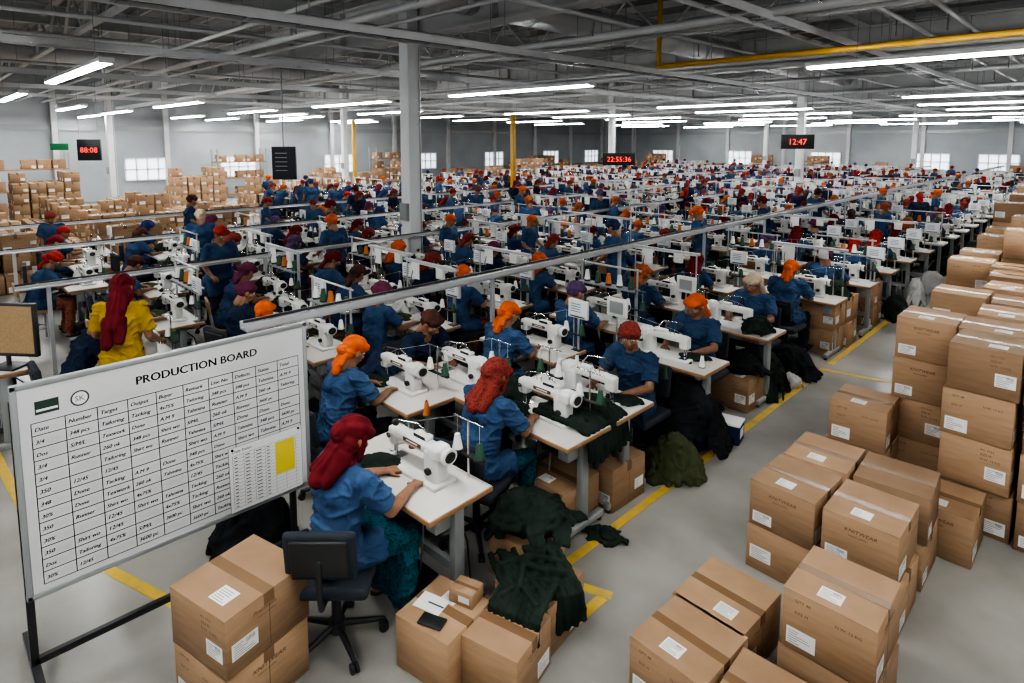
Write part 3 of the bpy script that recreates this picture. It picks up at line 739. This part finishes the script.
# ------------------------------------------------------------------ near stations
K=lambda k,s,l=0:(l,k,s)
station(-2.98,1.57,1,K('s','hood'),'maroon',legs=m_teal,tx=-.08,crot=.75,rot=.04,mx=-.05)
station(-3.10,2.74,1,K('a','hood'),'printed',legs=m_teal,tx=.05,crot=.35,mx=.08,pl=(1,m_green))
station(-2.90,4.46,-1,K('up','turban'),'printed',tx=.15)
station(-2.98,5.75,-1,K('b','bun'),'orange',tx=.05,rk=False,pan=True)
station(-2.98,7.12,-1,K('b','bun'),'cream',tx=.05,pl=(1,m_green),pan=True)
station(-3.00,8.0,1,K('a','bun'),'orange',lb=True)
station(-4.28,2.28,1,K('a','bun'),'orange',tx=.02,lb=False,pl=(1,m_navyc))
station(-4.80,3.42,1,K('c','turban'),'dark',shirt=m_navy,table=False,rot=-math.pi/2)
station(-4.14,3.90,1,K('a','bun'),'orange',tx=-.05,pan=True,pl=(0,m_green))
inst('sewing_table',MESH['table'],(-3.92,3.32,0),0);inst('sewing_machine',MESH['machine'],(-4.0,3.36,.761),0,scale=MS)
station(-4.2,5.08,1,K('b','turban'),'purple',tx=-.05,rk=True)
station(-4.2,6.35,1,K('a','bun'),'rust',tx=-.05,lb=True)
station(-4.2,7.6,1,K('c','hood',1),'maroon',tx=-.05,pan=True)
station(-6.8,.98,1,K('c','turban'),'maroon',shirt=m_navy,tx=0,pl=(0,m_whitec))
inst('garment_worker',wmesh((0,'stand','long')),(-6.22,1.28,0),.9,{m_scarf:SC['maroon'],m_shirt:m_dress})
for i,(x,y) in enumerate(((-3.42,2.32),(-3.36,2.23),(-3.30,2.34),(-3.55,3.10),(-3.3,4.95),(-2.72,4.62),(-4.62,2.68),(-3.62,2.70),(-3.45,4.30),(-2.62,5.10))): inst('thread_cone',CONE[(0,0,2,2,0,1,0,2,0,0)[i]],(x,y,.762))
inst('sewing_table',MESH['table'],(-7.5,.50,0),0)
mb_=MB();mb_.box((0,0,.01),(.26,.2,.02),m_blk,bev=.005);mb_.cyl((0,0,.02),(0,0,.14),.02,m_blk);mb_.box((0,0,.36),(.62,.045,.50),m_blk,bev=.01);mb_.box((0,-.024,.365),(.57,.004,.44),m_cork)
inst('display_monitor',mb_.build('display_monitor'),(-7.15,.58,.761),.7)
def heap(V,F,mat,loc,rz=0,name='garment_pile',scale=None):
    b=MB();b.add(V,F,mat,True);inst(name,b.build(name),loc,rz,scale=scale)
D1=[]
for k in range(9):
    y=-.2+.05*k;D1.append([(-.26,y+.02*math.sin(k*2),.03),(-.05,y,.04+.01*(k%3)),(.12,y+.01,.035),(.20,y+.02,-.0),(.225,y+.03,-.10-.03*(k%3)),(.23,y+.03,-.16-.05*((k*7)%4)/3)])
D1+= [[(-.25,-.15,.05),(0,.0,.08),(.1,.15,.07)],[(-.2,.15,.05),(-.05,-.05,.09),(.12,-.12,.06)],[(-.1,-.2,.06),(-.1,0,.09),(.0,.18,.07)]]
V,F=drape(D1,.024,.008,2);heap(V,F,m_green,(-2.77,3.52,.765),0,'draped_garment',(1.05,1.15,1.15))
V,F=drape(D1,.022,.008,5);heap(V,F,m_green,(-2.26,2.44,.305),-.5,'draped_garment',(.9,1.0,.9))
V,F=drape([[ (a*.9,b_*.9,c) for a,b_,c in P] for P in D1],.022,.008,9);heap(V,F,m_green,(-2.20,2.30,.31),-1.3,'draped_garment',(.85,.8,.6))
heap(*pile(.62,.50,.20,21,.009,30,.024),m_green,(-2.62,2.78,.302),.4)
heap(*pile(.30,.18,.06,22,.008,9,.014),m_green,(-2.44,3.38,0),.2,'dropped_garment')
heap(*pile(.75,.70,.62,23,.011,44,.030,.008),m_blackc,(-2.74,5.05,0),.4)
heap(*pile(.5,.42,.32,24,.010,20,.034),m_olive,(-2.56,4.52,0),.4,'olive_garment_sack')
heap(*pile(.7,.6,.50,25,.012,36,.032),m_green,(-2.78,6.75,0),.1)
heap(*pile(.6,.5,.35,31,.012,28,.032),m_blackc,(-2.72,7.55,0),.1)
heap(*pile(.5,.42,.20,26,.010,22,.025),m_blackc,(-2.80,6.3,.347),.1)
heap(*pile(.5,.42,.22,27,.012,22,.028),m_green,(-2.75,9.0,.694),.1)
heap(*pile(.5,.42,.22,29,.012,22,.028),m_blackc,(-2.75,10.5,.694),.6)
heap(*pile(.55,.42,.12,28,.011,16,.024),m_whitec,(-2.56,7.15,.0),.3,'plastic_wrap_bundle',(.5,.5,1))
for x,y,mt in((-3.60,2.6,m_navyc),(-3.58,4.6,m_green),(-5.0,4.6,m_blackc),(-4.95,5.9,m_green),(-3.6,5.9,m_green),(-3.6,7.3,m_blackc),(-4.95,2.6,m_blackc),(-4.1,1.55,m_blackc)): heap(*pile(.5,.6,.42,int(-x*9+y*7),.014,24,.034),mt,(x,y,0),.4)
cb=MB();cb.box((0,0,.09),(.26,.2,.18),m_navyc,bev=.01);cb.box((0,0,.19),(.27,.21,.02),m_paper,bev=.006);cb.box((.131,0,.1),(.002,.12,.09),m_paper);inst('storage_bin',cb.build('storage_bin'),(-2.50,5.42,0),.2)
# ------------------------------------------------------------------ rails
def rail(x,y0,y1,z=1.36,k=1.0):
    b=MB();L=y1-y0;yc=(y0+y1)/2
    b.box((-.065*k,yc,z),(.03*k,L,.05*k),m_rail);b.box((.065*k,yc,z),(.03*k,L,.05*k),m_rail);b.box((0,yc,z-.035),(.15*k,L,.012),m_alu);b.cyl((0,y0,z+.035*k),(0,y1,z+.035*k),.012,m_blk,n=6)
    for y in np.arange(y0+.2,y1,.4):b.box((0,y,z),(.1*k,.03,.03),m_rail)
    for y in np.arange(y0+.3,y1,2.5):
        b.box((0,y,(z-.05)/2),(.04,.04,z-.05),m_rail);b.box((0,y,.01),(.14,.14,.02),m_steel)
    inst('overhead_power_rail',b.build('power_rail'),(x,0,0))
rail(-5.02,1.9,46,1.33)
for x,z in((-8.60,1.22),(-11.55,1.22),(-14.75,1.22)): rail(x,.8,46,z,.6)
# ------------------------------------------------------------------ mass of workers
rnd=random.Random(11)
ROWS=[-3.0,-4.2,-5.75,-6.85,-7.95,-9.6,-10.7,-12.4,-13.5,-15.6,-16.75,-18.95,-20.1,-21.3,-22.5]
CL=[m_green,m_blackc,m_navyc,m_whitec,m_green,m_olive,m_blackc]
def DL(x,y): return((-x+y)*.7071,(x+y)*.7071)
def lowtable():
    b=MB();b.box((0,0,.745),(1.05,.5,.035),m_lam)
    for s in(-1,1):b.box((s*.43,0,.37),(.05,.08,.72),m_steel);b.box((s*.43,0,.03),(.05,.5,.05),m_steel)
    b.box((.1,.05,.6),(.3,.16,.2),m_blk);return b
LT=lowtable();LM=make_machine(1)
def lowchair():
    b=MB();b.box((0,0,.445),(.44,.42,.06),m_chair);b.box((0,-.25,.70),(.40,.05,.30),m_chair);b.cyl((0,0,.08),(0,0,.42),.03,m_blk,n=6)
    for k in range(5):a=k*1.2566;b.cyl((0,0,.1),(.26*math.cos(a),.26*math.sin(a),.03),.02,m_blk,n=5)
    b.cyl((0,-.2,.42),(0,-.27,.65),.015,m_blk,n=5);return b
LC=lowchair();KINDS=[('a','bun'),('b','turban'),('c','bun'),('b','hood'),('a','hood'),('c','turban'),('d','bun'),('e','turban'),('d','hood')]
PAN=make_panel();RAK=make_rackstand();LMB=make_lampbar()
SW=Matrix.Diagonal((*WS,1))
def chunk(seed):
    R=random.Random(seed);b=MB()
    for j in range(4):
        y=j*1.25
        T=lambda x,yy,z=0,r=0:Matrix.Translation((x,yy,z))@Matrix.Rotation(r,4,'Z')
        b.append(LT,T(0,y+.57));b.append(LM,T(.08,y+.6,.762)@Matrix.Diagonal((*MS,1)))
        mmp=lambda:{m_scarf:SC[R.choice(SCK)],m_shirt:(m_shirt if R.random()<.75 else m_navy)}
        if R.random()<.96:
            k,s=R.choice(KINDS);b.append(getw((2,k,s)),T(R.uniform(-.1,.1),y,0,R.uniform(-.3,.3))@SW,mmp())
        if R.random()<.38: b.append(getw((2,'stand',R.choice(['turban','bun']))),T(-.60,y+R.uniform(.0,.4),0,R.uniform(-2,1))@Matrix.Scale(.92,4),mmp())
        b.append(LC,T(0,y,0,R.uniform(-.3,.3)))
        for q in range(2):
            if R.random()<.65:
                V,F=PVL[R.randint(0,1)];p=MB();p.add(V,F,R.choice(CL),True);b.append(p,T(R.choice([-.62,.55]),y+R.uniform(-.1,.5),0,R.random()*3))
        if R.random()<.75:
            V,F=PVL[0];p=MB();p.add(V*.8,F,R.choice(CL),True);b.append(p,T(-.32,y+.6,.762))
        if R.random()<.35:b.append(PAN,T(.42,y+.74,.761))
        if R.random()<.3:b.append(RAK,T(0,y+.78,.761))
        if R.random()<.25:b.append(LMB,T(0,y+.76,.761))
        if R.random()<.3:b.append(CV[3],T(.62,y+.2,0))
    return b.build('sewing_workstation_block')
CH=[chunk(s) for s in range(8)]
for ri,x in enumerate(ROWS):
    y=1.2+(ri%3)*.35
    if ri==0:y=9.35
    if ri==1:y=8.85
    if ri==2:y=2.3
    if ri==3:y=2.5
    if x<-15.4:y=9.5
    while y<38.5:
        D,L=DL(x,y);D2,L2=DL(x,y+5)
        u=L2/max(D2,.1)
        if max(L/D,u)>-1.0 and L/D<1.05:
            if D<9.8:
                for j in range(4):
                    yy=y+1.25*j
                    d,l=DL(x,yy)
                    if l/d<-1.05:continue
                    k,s=rnd.choice(KINDS)
                    lod=1
                    station(x+rnd.uniform(-.05,.05),yy,1,(lod,k,s) if rnd.random()<.95 else None,rnd.choice(SCK),shirt=None if rnd.random()<.75 else m_navy,legs=rnd.choice([None,m_teal,m_maropr]),
                      chair=rnd.choice(['chair','stool']),pl=(rnd.choice([0,1]),rnd.choice(CL)) if rnd.random()<.8 else None,pan=rnd.random()<.65,rk=rnd.random()<.25,lb=rnd.random()<.2,work=rnd.choice(CL),rot=0,crot=rnd.uniform(-.3,.3))
                    if rnd.random()<.6: inst('garment_pile',pmesh(rnd.choice([2,3]),rnd.choice(CL)),(x+.60,yy+.45,0),rnd.random()*3,scale=(.42,.8,.9))
            else: inst('sewing_workstation_block',rnd.choice(CH),(x+rnd.uniform(-.06,.06),y,0))
        y+=5.0+(0 if rnd.random()<.8 else .8)
for x,y,c in((-8.95,4.9,'orange'),(-5.35,7.6,'navy'),(-14.3,8.5,'maroon'),(-5.35,10.2,'orange'),(-14.4,4.4,'dark'),(-17.8,16,'red'),(-5.35,16,'dark'),(-17.8,9,'navy'),(-11.25,6.0,'maroon'),(-8.95,9.5,'rust'),(-11.2,11.5,'orange'),(-5.35,13,'maroon'),(-11.2,3.6,'cream'),(-8.95,3.1,'red'),(-8.95,12,'purple')):
    inst('garment_worker',wmesh((1,'stand','turban')),(x,y,0),rnd.uniform(-2,2),{m_scarf:SC[c]})
def cblock(nx,ny,nz,seed):
    R=random.Random(seed);b=MB()
    for i in range(nx):
        for j in range(ny):
            for k in range(R.randint(max(1,nz-2),nz)): b.append(CV[R.randint(0,2)],Matrix.Translation((i*.47,j*.48,k*.347)))
    return b.build('carton_stack_block')
CB=[cblock(4,3,4,1),cblock(3,4,5,2),cblock(5,3,3,3),cblock(4,4,2,4)]
RACKS=((-28.6,2.2),(-31.3,11),(-31.3,20))
for x,ya,yb in((-16.5,.5,7.3),(-19.0,.5,7.3),(-21.8,.5,7.3),(-24.5,.5,7.3),(-25.7,10,44),(-27.2,.5,8),(-28.3,10,44),(-30,.5,8),(-30.9,10,44)):
    y=ya
    while y<yb:
        D,L=DL(x,y)
        ok=all(not(x-.9<cx<x+2.9 and y-.6<cy<y+2.3) for cx,cy in COLS) and all(not(x-1<cx<x+3.2 and y-2.8<cy<y+2.2) for cx,cy in RACKS)
        if ok and L/D>-1.05 and rnd.random()<.85: inst('carton_stack_block',rnd.choice(CB if y>6 or x<-24 else CB[2:]),(x,y,0),0)
        y+=rnd.uniform(2.2,2.9)
for x in(-24,-20,-16,-12,-8,-5): inst('carton_stack_block',rnd.choice(CB),(x,45.2,0),0)
def shelf():
    b=MB()
    for x in(0,2.4):
        for y in(0,.8):b.box((x,y,1.2),(.06,.06,2.4),m_steel)
    for z in(.15,.95,1.75):
        b.box((1.2,.4,z),(2.46,.86,.04),m_wood)
        for i in range(5):
            if (i*7+int(z*10))%4: b.append(CV[i%3],Matrix.Translation((.28+i*.46,.4,z+.02)))
    return b.build('storage_rack')
sm=shelf()
for x,y in RACKS: inst('storage_rack',sm,(x,y,0),math.pi/2)
def led(x,y,z,txt,w=1.1,h=.42,rz=.78,ts=None):
    b=MB();b.box((0,0,0),(w,.08,h),m_blk,bev=.01);ts=ts or h*.58;b.text(txt,ts,m_led,Matrix.Translation((0,-.043,-ts*.35))@Matrix.Rotation(math.pi/2,4,'X'),center=True)
    for s in(-1,1):b.cyl((s*w*.4,0,h/2),(s*w*.4,0,6.2-z),.008,m_steel,n=6)
    inst('led_clock_display',b.build('led_clock'),(x,y,z),rz)
led(-11.67,16.6,2.23,'22:55:36',1.05,.40);led(-6.8,18.6,2.8,'12:47',.95,.42);led(-21.5,3.97,2.56,'88:08',.64,.62,.9,.22)
def hmon(x,y,z,w,h,rz=.78):
    b=MB();b.box((0,0,0),(w,.08,h),m_blk,bev=.01);b.box((0,-.043,.0),(w*.92,.004,h*.9),m_screen)
    for k in range(5):b.box((-.1*w,-.047,h*(.3-.13*k)),(w*.5,.003,h*.02),m_steel)
    b.cyl((0,0,h/2),(0,0,6.2-z),.02,m_steel,n=8);inst('hanging_monitor',b.build('hanging_monitor'),(x,y,z),rz)
hmon(-15.5,7.1,2.25,.62,.86)
g=MB();g.box((0,0,0),(.5,.06,.2),m_lime,bev=.01);g.cyl((0,0,.1),(0,0,3.5),.008,m_steel,n=6);inst('exit_sign',g.build('exit_sign'),(-22.4,3.4,2.65),.9)
# ------------------------------------------------------------------ world & camera
w=bpy.data.worlds.new('world');sc.world=w;w.use_nodes=True;w.node_tree.nodes['Background'].inputs[0].default_value=(.7,.8,.9,1);w.node_tree.nodes['Background'].inputs[1].default_value=.6
try: sc.view_settings.look='AgX - High Contrast'
except Exception as ex: print('look',ex)
cd=bpy.data.cameras.new('camera');cd.sensor_width=36;cd.lens=21.5;cd.shift_y=-.134;cd.clip_end=200;cd.clip_start=.05
co=bpy.data.objects.new('camera',cd);COL.objects.link(co);co.location=(0,0,2.85);co.rotation_euler=(math.radians(84),0,math.radians(45));sc.camera=co
print('OBJS',len(bpy.data.objects),'POLYS',sum(len(m.polygons) for m in bpy.data.meshes))
